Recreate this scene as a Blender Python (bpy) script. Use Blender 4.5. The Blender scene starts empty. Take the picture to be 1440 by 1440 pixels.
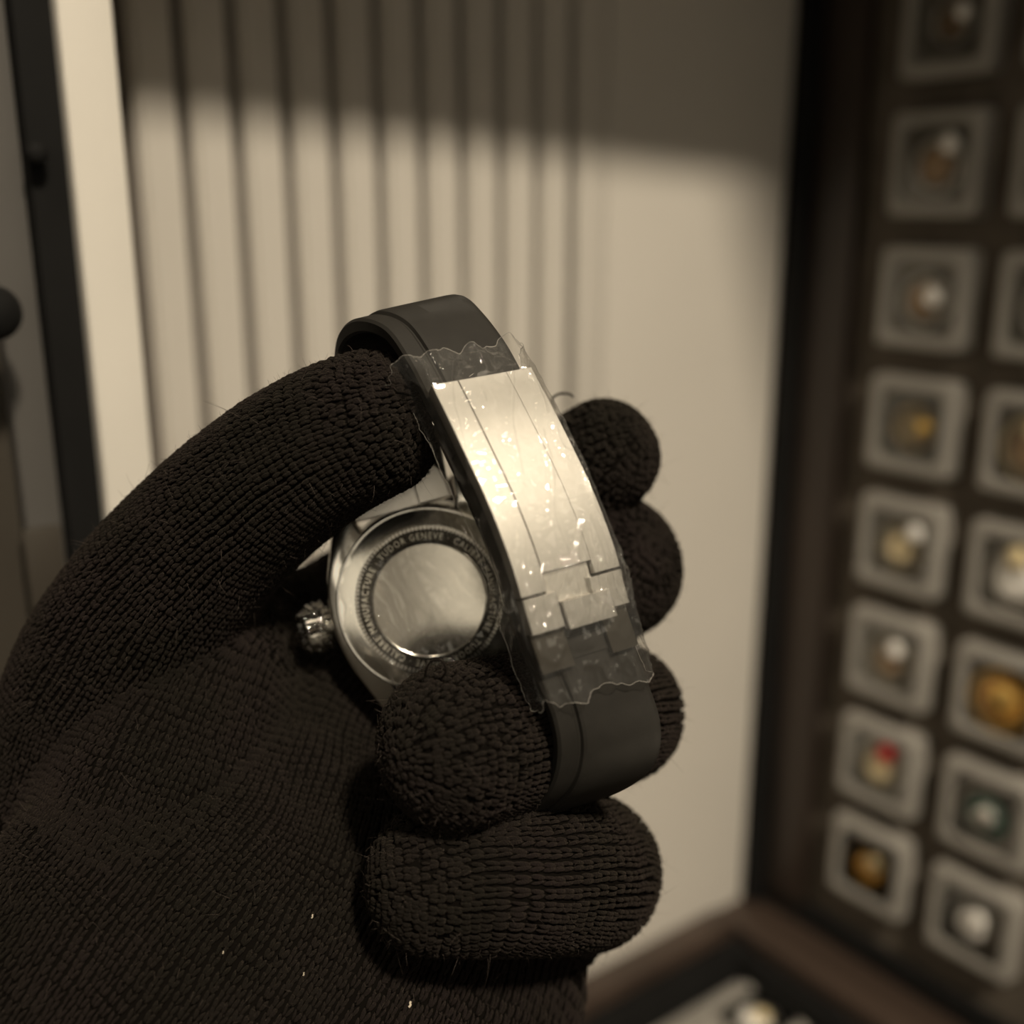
import bpy, bmesh, math, random
import numpy as np
from mathutils import Vector, Matrix, noise
from mathutils.bvhtree import BVHTree

random.seed(7)
rng = np.random.default_rng(7)
S = bpy.context.scene
COL = S.collection

# ------------------------------------------------------------------ camera
FPX = 1569.0
PITCH, HEAD = math.radians(15.5), math.radians(53.24)
CAM = Vector((0.0, 0.0, 1.40))
F = Vector((math.cos(PITCH) * math.cos(HEAD), math.cos(PITCH) * math.sin(HEAD), -math.sin(PITCH)))
R = Vector((math.sin(HEAD), -math.cos(HEAD), 0.0))
U = R.cross(F)
cd = bpy.data.cameras.new('camera')
cam = bpy.data.objects.new('camera', cd)
COL.objects.link(cam)
cam.matrix_world = Matrix(((R.x, U.x, -F.x, CAM.x), (R.y, U.y, -F.y, CAM.y), (R.z, U.z, -F.z, CAM.z), (0, 0, 0, 1)))
cd.sensor_width = 36.0
cd.lens = 36.0 * FPX / 1440.0
cd.clip_start = 0.005
cd.clip_end = 20.0
cd.dof.use_dof = True
cd.dof.focus_distance = 0.203
cd.dof.aperture_fstop = 6.8
S.camera = cam

# ------------------------------------------------------------------ world, lights, exposure
S.view_settings.view_transform = 'Standard'
S.view_settings.look = 'None'
S.view_settings.gamma = 1.0
S.view_settings.use_curve_mapping = False
S.view_settings.exposure = 0.0
W = bpy.data.worlds.new('world')
S.world = W
W.use_nodes = True
W.node_tree.nodes['Background'].inputs[0].default_value = (1.0, 0.86, 0.66, 1)
W.node_tree.nodes['Background'].inputs[1].default_value = 0.006
WARM = (1.0, 0.86, 0.66)


def lamp(name, loc, target, power, size, color=WARM, spread=180):
    ld = bpy.data.lights.new(name, 'AREA')
    ld.shape = 'DISK'
    ld.size = size
    ld.energy = power
    ld.color = color
    ld.spread = math.radians(spread)
    o = bpy.data.objects.new(name, ld)
    COL.objects.link(o)
    o.location = loc
    d = Vector(target) - Vector(loc)
    o.rotation_euler = d.to_track_quat('-Z', 'Y').to_euler()
    return o


KEY = (-0.05, -0.95, 2.66)
lamp('key_downlight_light', KEY, (0.40, 0.32, 1.15), 5.7, 0.18, spread=75)
lamp('added_rear_light', (0.75, -1.0, 2.66), (0.75, -1.6, 1.9), 1.2, 0.09)  # added lamp, brightens what the clasp reflects
lamp('added_side_light', (-0.75, -0.15, 2.66), (-0.2, 0.1, 1.3), 0.8, 0.08)  # added lamp for glints on metal and film


# ------------------------------------------------------------------ helpers
def tag(o, label=None, cat=None, group=None, kind=None):
    if label: o['label'] = label
    if cat: o['category'] = cat
    if group: o['group'] = group
    if kind: o['kind'] = kind
    return o


def empty(name, loc, label, cat, group=None, kind=None):
    o = bpy.data.objects.new(name, None)
    o.empty_display_size = 0.02
    COL.objects.link(o)
    o.location = loc
    return tag(o, label, cat, group, kind)


def link(name, me, mat=None, parent=None, loc=None):
    o = bpy.data.objects.new(name, me)
    COL.objects.link(o)
    if mat and not me.materials:
        me.materials.append(mat)
    if parent:
        o.parent = parent
    if loc is not None:
        o.location = loc
    return o


def mesh(verts, faces, smooth=True):
    me = bpy.data.meshes.new('m')
    me.from_pydata([tuple(v) for v in verts], [], faces)
    me.validate()
    bm = bmesh.new(); bm.from_mesh(me)
    bmesh.ops.recalc_face_normals(bm, faces=bm.faces)
    bm.to_mesh(me); bm.free()
    if smooth:
        me.polygons.foreach_set('use_smooth', [True] * len(me.polygons))
    return me


def sharp(me, deg=35):
    me.polygons.foreach_set('use_smooth', [True] * len(me.polygons))
    me.set_sharp_from_angle(angle=math.radians(deg))
    return me


def box_bm(bm, x0, x1, y0, y1, z0, z1):
    r = bmesh.ops.create_cube(bm, size=1.0)
    for v in r['verts']:
        v.co = Vector(((x0 + x1) / 2 + v.co.x * (x1 - x0), (y0 + y1) / 2 + v.co.y * (y1 - y0), (z0 + z1) / 2 + v.co.z * (z1 - z0)))
    return r['verts']


def bm_mesh(bm, bevel=0.0, seg=2, deg=35):
    if bevel:
        bmesh.ops.bevel(bm, geom=list(bm.edges), offset=bevel, segments=seg, affect='EDGES', profile=0.6)
    bmesh.ops.recalc_face_normals(bm, faces=bm.faces)
    me = bpy.data.meshes.new('m')
    bm.to_mesh(me); bm.free()
    return sharp(me, deg)


def box(name, x0, x1, y0, y1, z0, z1, mat, parent=None, bevel=0.0, origin=(0, 0, 0), seg=2):
    bm = bmesh.new()
    o = origin
    box_bm(bm, x0 - o[0], x1 - o[0], y0 - o[1], y1 - o[1], z0 - o[2], z1 - o[2])
    return link(name, bm_mesh(bm, bevel, seg), mat, parent)


def lathe(profile, seg=64, mat4=None, caps=True):
    """profile: (radius, height) list, around local z"""
    V, Fc = [], []
    n = len(profile)
    for i in range(seg):
        a = 2 * math.pi * i / seg
        for r, h in profile:
            V.append(Vector((r * math.cos(a), r * math.sin(a), h)))
    for i in range(seg):
        j = (i + 1) % seg
        for k in range(n - 1):
            Fc.append((i * n + k, j * n + k, j * n + k + 1, i * n + k + 1))
    if caps:
        for k in (0, n - 1):
            if profile[k][0] > 1e-6:
                Fc.append(tuple(i * n + k for i in range(seg)))
    if mat4:
        V = [mat4 @ v for v in V]
    return V, Fc


def ray(px, py):
    return F + R * ((px - 720) / FPX) - U * ((py - 720) / FPX)


def P(px, py, zmm):
    """pixel + depth along the view axis in mm -> world point in metres"""
    return CAM + ray(px, py) * (zmm / 1000.0)


def cvec(x, y, z):
    return (R * x + U * y + F * z)


# ------------------------------------------------------------------ materials
def mat_new(name):
    m = bpy.data.materials.new(name)
    m.use_nodes = True
    nt = m.node_tree
    b = nt.nodes['Principled BSDF']
    return m, nt, b


def N(nt, kind, **kw):
    n = nt.nodes.new(kind)
    for k, v in kw.items():
        setattr(n, k, v)
    return n


def plain(name, col, rough=0.6, metal=0.0, var=0.0, scale=40.0, bump=0.0, bscale=200.0, stretch=None, spec=None):
    m, nt, b = mat_new(name)
    b.inputs['Base Color'].default_value = (*col, 1)
    b.inputs['Roughness'].default_value = rough
    b.inputs['Metallic'].default_value = metal
    if spec is not None:
        b.inputs['Specular IOR Level'].default_value = spec
    tc = N(nt, 'ShaderNodeTexCoord')
    mp = N(nt, 'ShaderNodeMapping')
    nt.links.new(tc.outputs['Object'], mp.inputs[0])
    if stretch:
        mp.inputs['Scale'].default_value = stretch
    if var:
        nz = N(nt, 'ShaderNodeTexNoise')
        nz.inputs['Scale'].default_value = scale
        nz.inputs['Detail'].default_value = 4
        nt.links.new(mp.outputs[0], nz.inputs[0])
        rp = N(nt, 'ShaderNodeValToRGB')
        rp.color_ramp.elements[0].position = 0.3
        rp.color_ramp.elements[1].position = 0.7
        rp.color_ramp.elements[0].color = (*[max(0, c * (1 - var)) for c in col], 1)
        rp.color_ramp.elements[1].color = (*[min(1, c * (1 + var)) for c in col], 1)
        nt.links.new(nz.outputs[0], rp.inputs[0])
        nt.links.new(rp.outputs[0], b.inputs['Base Color'])
    if bump:
        nb = N(nt, 'ShaderNodeTexNoise')
        nb.inputs['Scale'].default_value = bscale
        nb.inputs['Detail'].default_value = 3
        nt.links.new(mp.outputs[0], nb.inputs[0])
        bp = N(nt, 'ShaderNodeBump')
        bp.inputs['Strength'].default_value = bump
        bp.inputs['Distance'].default_value = 0.0005
        nt.links.new(nb.outputs[0], bp.inputs['Height'])
        nt.links.new(bp.outputs[0], b.inputs['Normal'])
    return m


def film_mat(name='clear_film', haze=0.03, base=0.075):
    m, nt, b = mat_new(name)
    nt.nodes.remove(b)
    out = nt.nodes['Material Output']
    tr = N(nt, 'ShaderNodeBsdfTransparent')
    tr.inputs[0].default_value = (0.97, 0.965, 0.95, 1)
    gl = N(nt, 'ShaderNodeBsdfGlossy')
    gl.inputs['Roughness'].default_value = 0.035
    lw = N(nt, 'ShaderNodeLayerWeight')
    lw.inputs['Blend'].default_value = 0.5
    fr = N(nt, 'ShaderNodeMath', operation='POWER')
    fr.inputs[1].default_value = 3.0
    nt.links.new(lw.outputs['Facing'], fr.inputs[0])
    tc = N(nt, 'ShaderNodeTexCoord')
    nz = N(nt, 'ShaderNodeTexNoise')
    nz.inputs['Scale'].default_value = 260.0
    nz.inputs['Detail'].default_value = 2
    nt.links.new(tc.outputs['Object'], nz.inputs[0])
    bp = N(nt, 'ShaderNodeBump')
    bp.inputs['Strength'].default_value = 0.25
    bp.inputs['Distance'].default_value = 0.0006
    nt.links.new(nz.outputs[0], bp.inputs['Height'])
    nt.links.new(bp.outputs[0], gl.inputs['Normal'])
    nt.links.new(bp.outputs[0], lw.inputs['Normal'])
    mul = N(nt, 'ShaderNodeMath', operation='MULTIPLY_ADD')
    mul.inputs[1].default_value = 0.75
    mul.inputs[2].default_value = base
    nt.links.new(fr.outputs[0], mul.inputs[0])
    mx = N(nt, 'ShaderNodeMixShader')
    nt.links.new(mul.outputs[0], mx.inputs[0])
    nt.links.new(tr.outputs[0], mx.inputs[1])
    nt.links.new(gl.outputs[0], mx.inputs[2])
    df = N(nt, 'ShaderNodeBsdfDiffuse')
    df.inputs[0].default_value = (0.9, 0.9, 0.88, 1)
    m2 = N(nt, 'ShaderNodeMixShader')
    m2.inputs[0].default_value = haze
    nt.links.new(mx.outputs[0], m2.inputs[1])
    nt.links.new(df.outputs[0], m2.inputs[2])
    nt.links.new(m2.outputs[0], out.inputs[0])
    return m


def emit_mat(name, col, s):
    m, nt, b = mat_new(name)
    b.inputs['Base Color'].default_value = (0.8, 0.8, 0.8, 1)
    b.inputs['Emission Color'].default_value = (*col, 1)
    b.inputs['Emission Strength'].default_value = s
    return m


M = {}
M['wall'] = plain('painted_wall', (0.66, 0.63, 0.58), 0.62, var=0.03, scale=6, bump=0.05)
M['slat'] = plain('slat_paint', (0.66, 0.63, 0.58), 0.6, var=0.03, scale=8, bump=0.05)
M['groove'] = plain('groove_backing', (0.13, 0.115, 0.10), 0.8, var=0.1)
M['post'] = plain('post_paint', (0.80, 0.77, 0.71), 0.55, var=0.02)
M['black'] = plain('black_lacquer', (0.008, 0.008, 0.008), 0.8, var=0.2, spec=0.2)
M['door'] = plain('grey_door_film', (0.10, 0.095, 0.09), 0.6, var=0.1, scale=5)
M['doorbrown'] = plain('brown_door_panel', (0.055, 0.047, 0.037), 0.6, var=0.1, scale=5)
M['darkwood'] = plain('dark_stained_wood', (0.030, 0.021, 0.016), 0.42, var=0.35, scale=30, stretch=(1, 1, 0.15), bump=0.1)
M['rail'] = plain('walnut_rail', (0.058, 0.040, 0.031), 0.42, var=0.25, scale=30, stretch=(1, 0.15, 1))
M['felt'] = plain('dark_felt', (0.105, 0.088, 0.070), 0.95, var=0.2, scale=120)
M['boxgrey'] = plain('grey_box_plastic', (0.33, 0.315, 0.29), 0.5, var=0.05, scale=60)
M['insert'] = plain('dark_insert', (0.20, 0.18, 0.15), 0.9, var=0.15, scale=90)
M['floor'] = plain('floor_board', (0.20, 0.16, 0.12), 0.5, var=0.2, scale=8, stretch=(1, 0.1, 1))
M['ceiling'] = plain('ceiling_paint', (0.35, 0.34, 0.32), 0.8, var=0.02)
M['roomwall'] = plain('room_wall_paint', (0.26, 0.24, 0.21), 0.8, var=0.03, scale=4)
M['rubber'] = plain('black_rubber', (0.020, 0.0185, 0.016), 0.66, var=0.1, scale=300, bump=0.05, bscale=3000, spec=0.3)
M['brushed'] = plain('brushed_steel', (0.54, 0.525, 0.495), 0.46, 1.0, var=0.02, scale=900, bump=0.02, bscale=1800)
M['steel'] = plain('polished_steel', (0.86, 0.84, 0.79), 0.16, 1.0)
M['satin'] = plain('satin_steel', (0.80, 0.77, 0.72), 0.30, 1.0, bump=0.05, bscale=1500)
M['mirror'] = plain('mirror_disc', (0.92, 0.89, 0.83), 0.20, 1.0)
M['dull'] = plain('dull_steel', (0.11, 0.10, 0.085), 0.5, 1.0)
M['ringdark'] = plain('dark_engraved_ring', (0.06, 0.054, 0.043), 0.4, 1.0)
M['text'] = plain('engraved_text', (0.92, 0.88, 0.78), 0.45, 1.0)
M['hole'] = plain('dark_hole', (0.01, 0.01, 0.01), 0.7)
M['film'] = film_mat()
M['crumpled'] = film_mat('crumpled_film', 0.0, 0.16)
M['edgeglint'] = plain('film_edge_glint', (0.42, 0.40, 0.37), 0.25)  # pale colour stands in for the glint along the cut edges
M['gold'] = plain('gold', (0.90, 0.62, 0.20), 0.38, 1.0)
M['palegold'] = plain('pale_gold', (0.85, 0.72, 0.46), 0.38, 1.0)
M['silver'] = plain('silver', (0.82, 0.80, 0.76), 0.38, 1.0)
M['red'] = plain('red_stone', (0.42, 0.015, 0.02), 0.2)
M['green'] = plain('green_stone', (0.03, 0.07, 0.055), 0.15)
M['cream'] = plain('cream_stone', (0.72, 0.60, 0.36), 0.2)
M['amber'] = plain('amber_stone', (0.55, 0.29, 0.06), 0.2)
M['brownstone'] = plain('brown_stone', (0.30, 0.20, 0.11), 0.2)
M['clear'] = plain('clear_stone', (0.93, 0.91, 0.87), 0.06)
M['lampglow'] = emit_mat('lamp_diffuser', WARM, 14.0)
M['panelglow'] = emit_mat('added_panel_glow', (1.0, 0.88, 0.68), 0.85)  # glow of the panels added for reflections in the steel
M['white'] = plain('white_plastic', (0.75, 0.73, 0.7), 0.5)
M['lint'] = plain('lint', (0.7, 0.62, 0.5), 0.9)


def glass_mat():
    m, nt, b = mat_new('box_lid_clear')
    nt.nodes.remove(b)
    tr = N(nt, 'ShaderNodeBsdfTransparent')
    tr.inputs[0].default_value = (0.93, 0.93, 0.92, 1)
    gl = N(nt, 'ShaderNodeBsdfGlossy')
    gl.inputs['Roughness'].default_value = 0.08
    fr = N(nt, 'ShaderNodeFresnel')
    mx = N(nt, 'ShaderNodeMixShader')
    nt.links.new(fr.outputs[0], mx.inputs[0])
    nt.links.new(tr.outputs[0], mx.inputs[1])
    nt.links.new(gl.outputs[0], mx.inputs[2])
    nt.links.new(mx.outputs[0], nt.nodes['Material Output'].inputs[0])
    return m


M['lid'] = glass_mat()


def yarn_mat():
    m, nt, b = mat_new('black_yarn')
    tc = N(nt, 'ShaderNodeTexCoord')
    n1 = N(nt, 'ShaderNodeTexNoise')
    n1.inputs['Scale'].default_value = 38.0
    n1.inputs['Detail'].default_value = 3
    nt.links.new(tc.outputs['Object'], n1.inputs[0])
    r1 = N(nt, 'ShaderNodeValToRGB')
    r1.color_ramp.elements[0].position = 0.38
    r1.color_ramp.elements[0].color = (0.0066, 0.0060, 0.0048, 1)
    r1.color_ramp.elements[1].position = 0.66
    r1.color_ramp.elements[1].color = (0.0115, 0.0084, 0.0086, 1)
    nt.links.new(n1.outputs[0], r1.inputs[0])
    nt.links.new(r1.outputs[0], b.inputs['Base Color'])
    b.inputs['Roughness'].default_value = 0.95
    b.inputs['Specular IOR Level'].default_value = 0.1
    b.inputs['Sheen Weight'].default_value = 0.06
    b.inputs['Sheen Roughness'].default_value = 0.6
    b.inputs['Sheen Tint'].default_value = (0.8, 0.65, 0.5, 1)
    n2 = N(nt, 'ShaderNodeTexNoise')
    n2.inputs['Scale'].default_value = 3500.0
    n2.inputs['Detail'].default_value = 2
    nt.links.new(tc.outputs['Object'], n2.inputs[0])
    bp = N(nt, 'ShaderNodeBump')
    bp.inputs['Strength'].default_value = 0.9
    bp.inputs['Distance'].default_value = 0.0005
    nt.links.new(n2.outputs[0], bp.inputs['Height'])
    nt.links.new(bp.outputs[0], b.inputs['Normal'])
    return m


M['yarn'] = yarn_mat()
M['yarnbase'] = plain('glove_underside', (0.006, 0.0052, 0.0045), 1.0, spec=0.0)
M['fuzz'] = plain('glove_fuzz', (0.055, 0.042, 0.034), 0.9)

# ------------------------------------------------------------------ room shell
YW = 0.4423          # face of the back wall
XP = 0.530           # front face of the display boxes on the standing panel
ZT = CAM.z - 0.457   # top of tray rim
X0F, PF = 0.15091, 0.02178   # first groove and pitch of the slatted wall

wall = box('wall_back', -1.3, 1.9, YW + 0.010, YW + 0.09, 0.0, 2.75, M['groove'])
tag(wall, kind='structure')
gw = 0.0052
sl_bm = bmesh.new()
box_bm(sl_bm, -PF / 2 + gw / 2, PF / 2 - gw / 2, 0, 0.0104, 0.0, 1.80)
bmesh.ops.bevel(sl_bm, geom=[e for e in sl_bm.edges if abs(e.verts[0].co.z - e.verts[1].co.z) > 0.5 and e.verts[0].co.y < 0.001],
                offset=0.002, segments=3, affect='EDGES')
sl_me = bm_mesh(sl_bm)
for k in range(10):
    o = link('slat', sl_me, M['slat'], wall)
    o.location = (X0F + (k + 0.5) * PF, YW, 0.90)
# last slat is wider and meets the flat panel
box('slat', X0F + 10 * PF + gw / 2, 0.3895, YW, YW + 0.0104, 0.90, 2.70, M['slat'], wall, 0.0012)
box('wall_panel', 0.3905, 0.60, YW + 0.0004, YW + 0.0104, 0.0, 2.70, M['wall'], wall, 0.0008)
YD = 0.300           # front edge of the side partition and plane of the door
post = box('trim_1', 0.0868, 0.1004, YD, YW + 0.0002, 0.0, 2.70, M['post'], bevel=0.0012)
tag(post, kind='structure')

# dark framed door left of the post
DO = (0.0, YD, 0.0)
door = empty('door_1', DO, None, None, kind='structure')
box('stile', 0.0772, 0.0866, YD + 0.003, YD + 0.03, 0.0, 2.65, M['black'], door, 0.001, DO)
box('door_panel', 0.0675, 0.0770, YD + 0.008, YD + 0.03, 0.0, 2.65, M['door'], door, 0.001, DO)
box('door_panel', -0.6, 0.0673, YD + 0.012, YD + 0.03, 0.0, 2.65, M['doorbrown'], door, 0.001, DO)


def wall_pt(px, py, y=YW):
    r = ray(px, py)
    return CAM + r * ((y - CAM.y) / r.y)


p = wall_pt(50, 216, YD)
V, Fc = lathe([(0.0, -0.003), (0.0022, -0.003), (0.0028, -0.001), (0.002, 0.002), (0.0012, 0.003), (0.0012, 0.010)], 24,
              Matrix.Translation(p - Vector(DO)) @ Matrix.Rotation(math.radians(-90), 4, 'X'))
link('hinge_knob', mesh(V, Fc), M['black'], door)
p = wall_pt(-10, 440, YD - 0.012)
V, Fc = lathe([(0.0, -0.004), (0.0045, -0.004), (0.0065, -0.001), (0.006, 0.003), (0.003, 0.006), (0.003, 0.024)], 24,
              Matrix.Translation(p - Vector(DO)) @ Matrix.Rotation(math.radians(-90), 4, 'X'))
link('door_knob', mesh(V, Fc), M['black'], door)
p = wall_pt(62, 770, YD)
box('lock_plate', p.x - 0.004, p.x + 0.006, YD + 0.004, YD + 0.0075, p.z - 0.02, p.z + 0.004, M['doorbrown'], door, 0.001, DO)

for nm, a in (('floor', (-1.3, 1.9, -1.75, YW + 0.09, -0.05, 0.0, 'floor')),
              ('ceiling', (-1.3, 1.9, -1.75, YW + 0.09, 2.75, 2.8, 'ceiling')),
              ('wall_left', (-1.35, -1.3, -1.75, YW + 0.09, 0.0, 2.75, 'roomwall')),
              ('wall_right', (1.9, 1.95, -1.75, YW + 0.09, 0.0, 2.75, 'roomwall')),
              ('wall_front', (-1.3, 1.9, -1.80, -1.75, 0.0, 2.75, 'roomwall'))):
    tag(box(nm, *a[:6], M[a[6]]), kind='structure')

# unseen overhead boxing that keeps the light off the upper wall
V = [(x, y, z) for z in (1.5495, 1.80) for x, y in ((0.101, 0.3135), (1.2, 0.2380), (1.2, YW - 0.001), (0.101, YW - 0.001))]
sof = link('trim_2', mesh(V, [(0, 1, 2, 3), (4, 5, 6, 7), (0, 1, 5, 4), (1, 2, 6, 5), (2, 3, 7, 6), (3, 0, 4, 7)], smooth=False), M['wall'])
tag(sof, kind='structure')
shade_box = box('panel_shade', 0.335, 1.2, -0.45, 0.230, 1.770, 1.98, M['wall'], bevel=0.002)  # unseen block added to shade the top display boxes
tag(shade_box, kind='structure')

# key lamp fitting, then unseen ones added for glints on steel and film
for i, (x, y, lab) in enumerate(((KEY[0], KEY[1], 'round ceiling downlight facing the fluted wall'),
                                 (0.75, -1.0, 'added ceiling downlight for metal highlights, by the added wall panel'),
                                 (-0.75, -0.15, 'added ceiling downlight for metal highlights, over the door side'),
                                 (0.25, -0.45, 'added ceiling downlight for film highlights, nearest the fluted wall'),
                                 (-0.65, -0.75, 'added ceiling downlight for film highlights, midway along the added side panel'),
                                 (0.30, -1.50, 'added ceiling downlight for film highlights, between the two added wall panels'),
                                 (-0.60, -1.50, 'added ceiling downlight for film highlights, above the added corner panel'),
                                 (1.15, -0.60, 'added ceiling downlight for film highlights, behind the display case'))):
    d = empty('ceiling_downlight', (x, y, 2.75), lab, 'lamp')
    V, Fc = lathe([(0.056, -0.012), (0.068, -0.012), (0.070, -0.006), (0.070, 0.0), (0.056, 0.0), (0.056, -0.012)], 40, caps=False)
    link('trim_ring', mesh(V, Fc), M['white'], d)
    V, Fc = lathe([(0.0, -0.004), (0.055, -0.004), (0.055, -0.001)], 40)
    link('diffuser', mesh(V, Fc), M['lampglow'], d)
for (px_, pz_, hw_, hh_, lab) in ((0.52, 2.0, 0.28, 0.34, 'added glowing panel reflected by the clasp, on the wall facing the fluted wall'),
                                  (-0.80, 1.78, 0.40, 0.40, 'added glowing panel reflected by the case back, in the corner facing the fluted wall')):
    pn = empty('added_glow_panel', (px_, -1.75, pz_), lab, 'added glow panel')  # unseen panel, added to brighten reflections in clasp and case back
    box('diffuser', -hw_, hw_, 0.004, 0.018, -hh_, hh_, M['panelglow'], pn)
    for a in ((-hw_ - .02, -hw_, -hh_ - .02, hh_ + .02), (hw_, hw_ + .02, -hh_ - .02, hh_ + .02), (-hw_, hw_, hh_, hh_ + .02), (-hw_, hw_, -hh_ - .02, -hh_)):
        box('frame', a[0], a[1], 0.001, 0.022, a[2], a[3], M['white'], pn)
pl = empty('added_glow_panel', (-1.3, -0.80, 1.68), 'added glowing panel reflected by the case slope, on the side wall by the door', 'added glow panel')  # also added, brightens the left slope of the watch case
box('diffuser', 0.004, 0.018, -0.35, 0.35, -0.35, 0.35, M['panelglow'], pl)
for a in ((-0.37, -0.35, -0.37, 0.37), (0.35, 0.37, -0.37, 0.37), (-0.35, 0.35, 0.35, 0.37), (-0.35, 0.35, -0.37, -0.35)):
    box('frame', 0.001, 0.022, a[0], a[1], a[2], a[3], M['white'], pl)

# ------------------------------------------------------------------ standing display case and tray
CO = (XP, 0.2, ZT)
case = empty('display_case', CO, 'dark wooden display case standing open against the wall', 'display case')
zt = CAM.z + 0.32
box('back_panel', XP + 0.012, XP + 0.020, -0.10, 0.430, ZT + 0.006, zt, M['felt'], case, 0, CO)
box('stile', XP - 0.004, XP + 0.022, 0.4285, YW - 0.0005, ZT - 0.002, zt, M['black'], case, 0.001, CO)
box('inner_strip', XP + 0.004, XP + 0.0118, 0.398, 0.4283, ZT + 0.008, zt, M['darkwood'], case, 0.0008, CO)
box('bottom_rail', XP - 0.030, XP + 0.022, -0.10, YW - 0.001, ZT - 0.014, ZT - 0.0025, M['rail'], case, 0.0015, CO)
box('bottom_lip', XP + 0.004, XP + 0.0118, -0.10, 0.4283, ZT - 0.002, ZT + 0.012, M['black'], case, 0.0008, CO)

TO = (0.25, 0.2, ZT - 0.09)
tray = empty('display_tray', TO, 'dark wooden display tray lying in front of the fluted wall', 'tray')
xr = XP - 0.0305
box('rim', -0.05, xr, YW - 0.020, YW - 0.001, ZT - 0.09, ZT, M['rail'], tray, 0.002, TO)
box('rim_inner', -0.05, xr, YW - 0.034, YW - 0.0205, ZT - 0.09, ZT - 0.010, M['black'], tray, 0.001, TO)
box('side_wall', xr - 0.012, xr, -0.10, YW - 0.0345, ZT - 0.09, ZT - 0.012, M['black'], tray, 0.001, TO)
box('tray_floor', -0.05, xr - 0.0125, -0.10, YW - 0.0345, ZT - 0.09, ZT - 0.078, M['felt'], tray, 0, TO)
box('divider', -0.05, xr - 0.0125, YW - 0.060, YW - 0.035, ZT - 0.078, ZT - 0.030, M['boxgrey'], tray, 0.002, TO)
cb = empty('counter', (0.25, 0.15, 0.0), 'dark counter carrying the display tray and case', 'counter')
box('counter_body', -0.30, 0.28, -0.24, 0.285, 0.0, ZT - 0.125, M['darkwood'], cb, 0.003)
box('counter_top', -0.32, 0.30, -0.26, 0.288, ZT - 0.124, ZT - 0.0905, M['black'], cb, 0.003)

# display boxes: square grey frame, dark insert, clear lid
BW = 0.0523


def box_meshes():
    h = BW / 2
    bm = bmesh.new()

    def ringpts(r, d, c):     # rounded square in the plane x = d
        out = []
        for q in range(4):
            a0 = q * math.pi / 2
            cx = (r - c) * (1 if q in (0, 3) else -1)
            cy = (r - c) * (1 if q in (0, 1) else -1)
            for k in range(5):
                a = a0 + k * math.pi / 8
                out.append((d, cx + c * math.cos(a), cy + c * math.sin(a)))
        return out
    secs = [ringpts(h, 0.0118, 0.004), ringpts(h, 0.002, 0.004), ringpts(h - 0.0018, 0.0, 0.0035),
            ringpts(h - 0.0062, 0.0, 0.004), ringpts(h - 0.0072, 0.0015, 0.004), ringpts(h - 0.0072, 0.0075, 0.004)]
    V, Fc = [], []
    n = 20
    for s in secs:
        V += s
    for a in range(len(secs) - 1):
        for k in range(n):
            Fc.append((a * n + k, a * n + (k + 1) % n, (a + 1) * n + (k + 1) % n, (a + 1) * n + k))
    fr = sharp(mesh(V, Fc), 40)
    b2 = bmesh.new(); box_bm(b2, 0.0070, 0.0085, -h + 0.0067, h - 0.0067, -h + 0.0067, h - 0.0067)
    ins = bm_mesh(b2)
    b4 = bmesh.new(); box_bm(b4, 0.0012, 0.0018, -h + 0.0070, h - 0.0070, -h + 0.0070, h - 0.0070)
    lid = bm_mesh(b4)
    fr.materials.append(M['boxgrey']); ins.materials.append(M['insert']); lid.materials.append(M['lid'])
    return fr, ins, lid


FR, INS, LID = box_meshes()


def display_box(loc, label, group=None, rot=None):
    b = empty('display_box', loc, label, 'display box', group)
    if rot:
        b.rotation_euler = rot
    link('frame', FR, None, b)
    link('insert', INS, None, b)
    link('lid_pane', LID, None, b)
    return b


def gem_mesh(r, h, seg=10):
    """brilliant cut: table, crown, girdle, pavilion; axis -x towards the viewer"""
    V, Fc = lathe([(0.0, h * 0.40), (r * 0.55, h * 0.40), (r * 0.86, h * 0.22), (r, 0.04 * h), (r, -0.04 * h), (r * 0.5, -h * 0.36), (0.0, -h * 0.6)], seg,
                  Matrix.Rotation(math.radians(-90), 4, 'Y'))
    return mesh(V, Fc, smooth=False)


def band_mesh(R0, r, seg=28):
    V, Fc = [], []
    for i in range(seg):
        a = 2 * math.pi * i / seg
        for k in range(8):
            b = 2 * math.pi * k / 8
            rr = R0 + r * math.cos(b)
            V.append((r * 1.6 * math.sin(b), rr * math.cos(a), rr * math.sin(a)))
    for i in range(seg):
        for k in range(8):
            Fc.append((i * 8 + k, ((i + 1) % seg) * 8 + k, ((i + 1) % seg) * 8 + (k + 1) % 8, i * 8 + (k + 1) % 8))
    return mesh(V, Fc)


def prong_mesh(R0, r):
    """short claw rising round a stone"""
    V, Fc = lathe([(0.0, 0.0), (r, 0.0), (r, 0.0018), (r * 0.6, 0.0026), (0.0, 0.0028)], 8, Matrix.Rotation(math.radians(-90), 4, 'Y'))
    return mesh(V, Fc)


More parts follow.
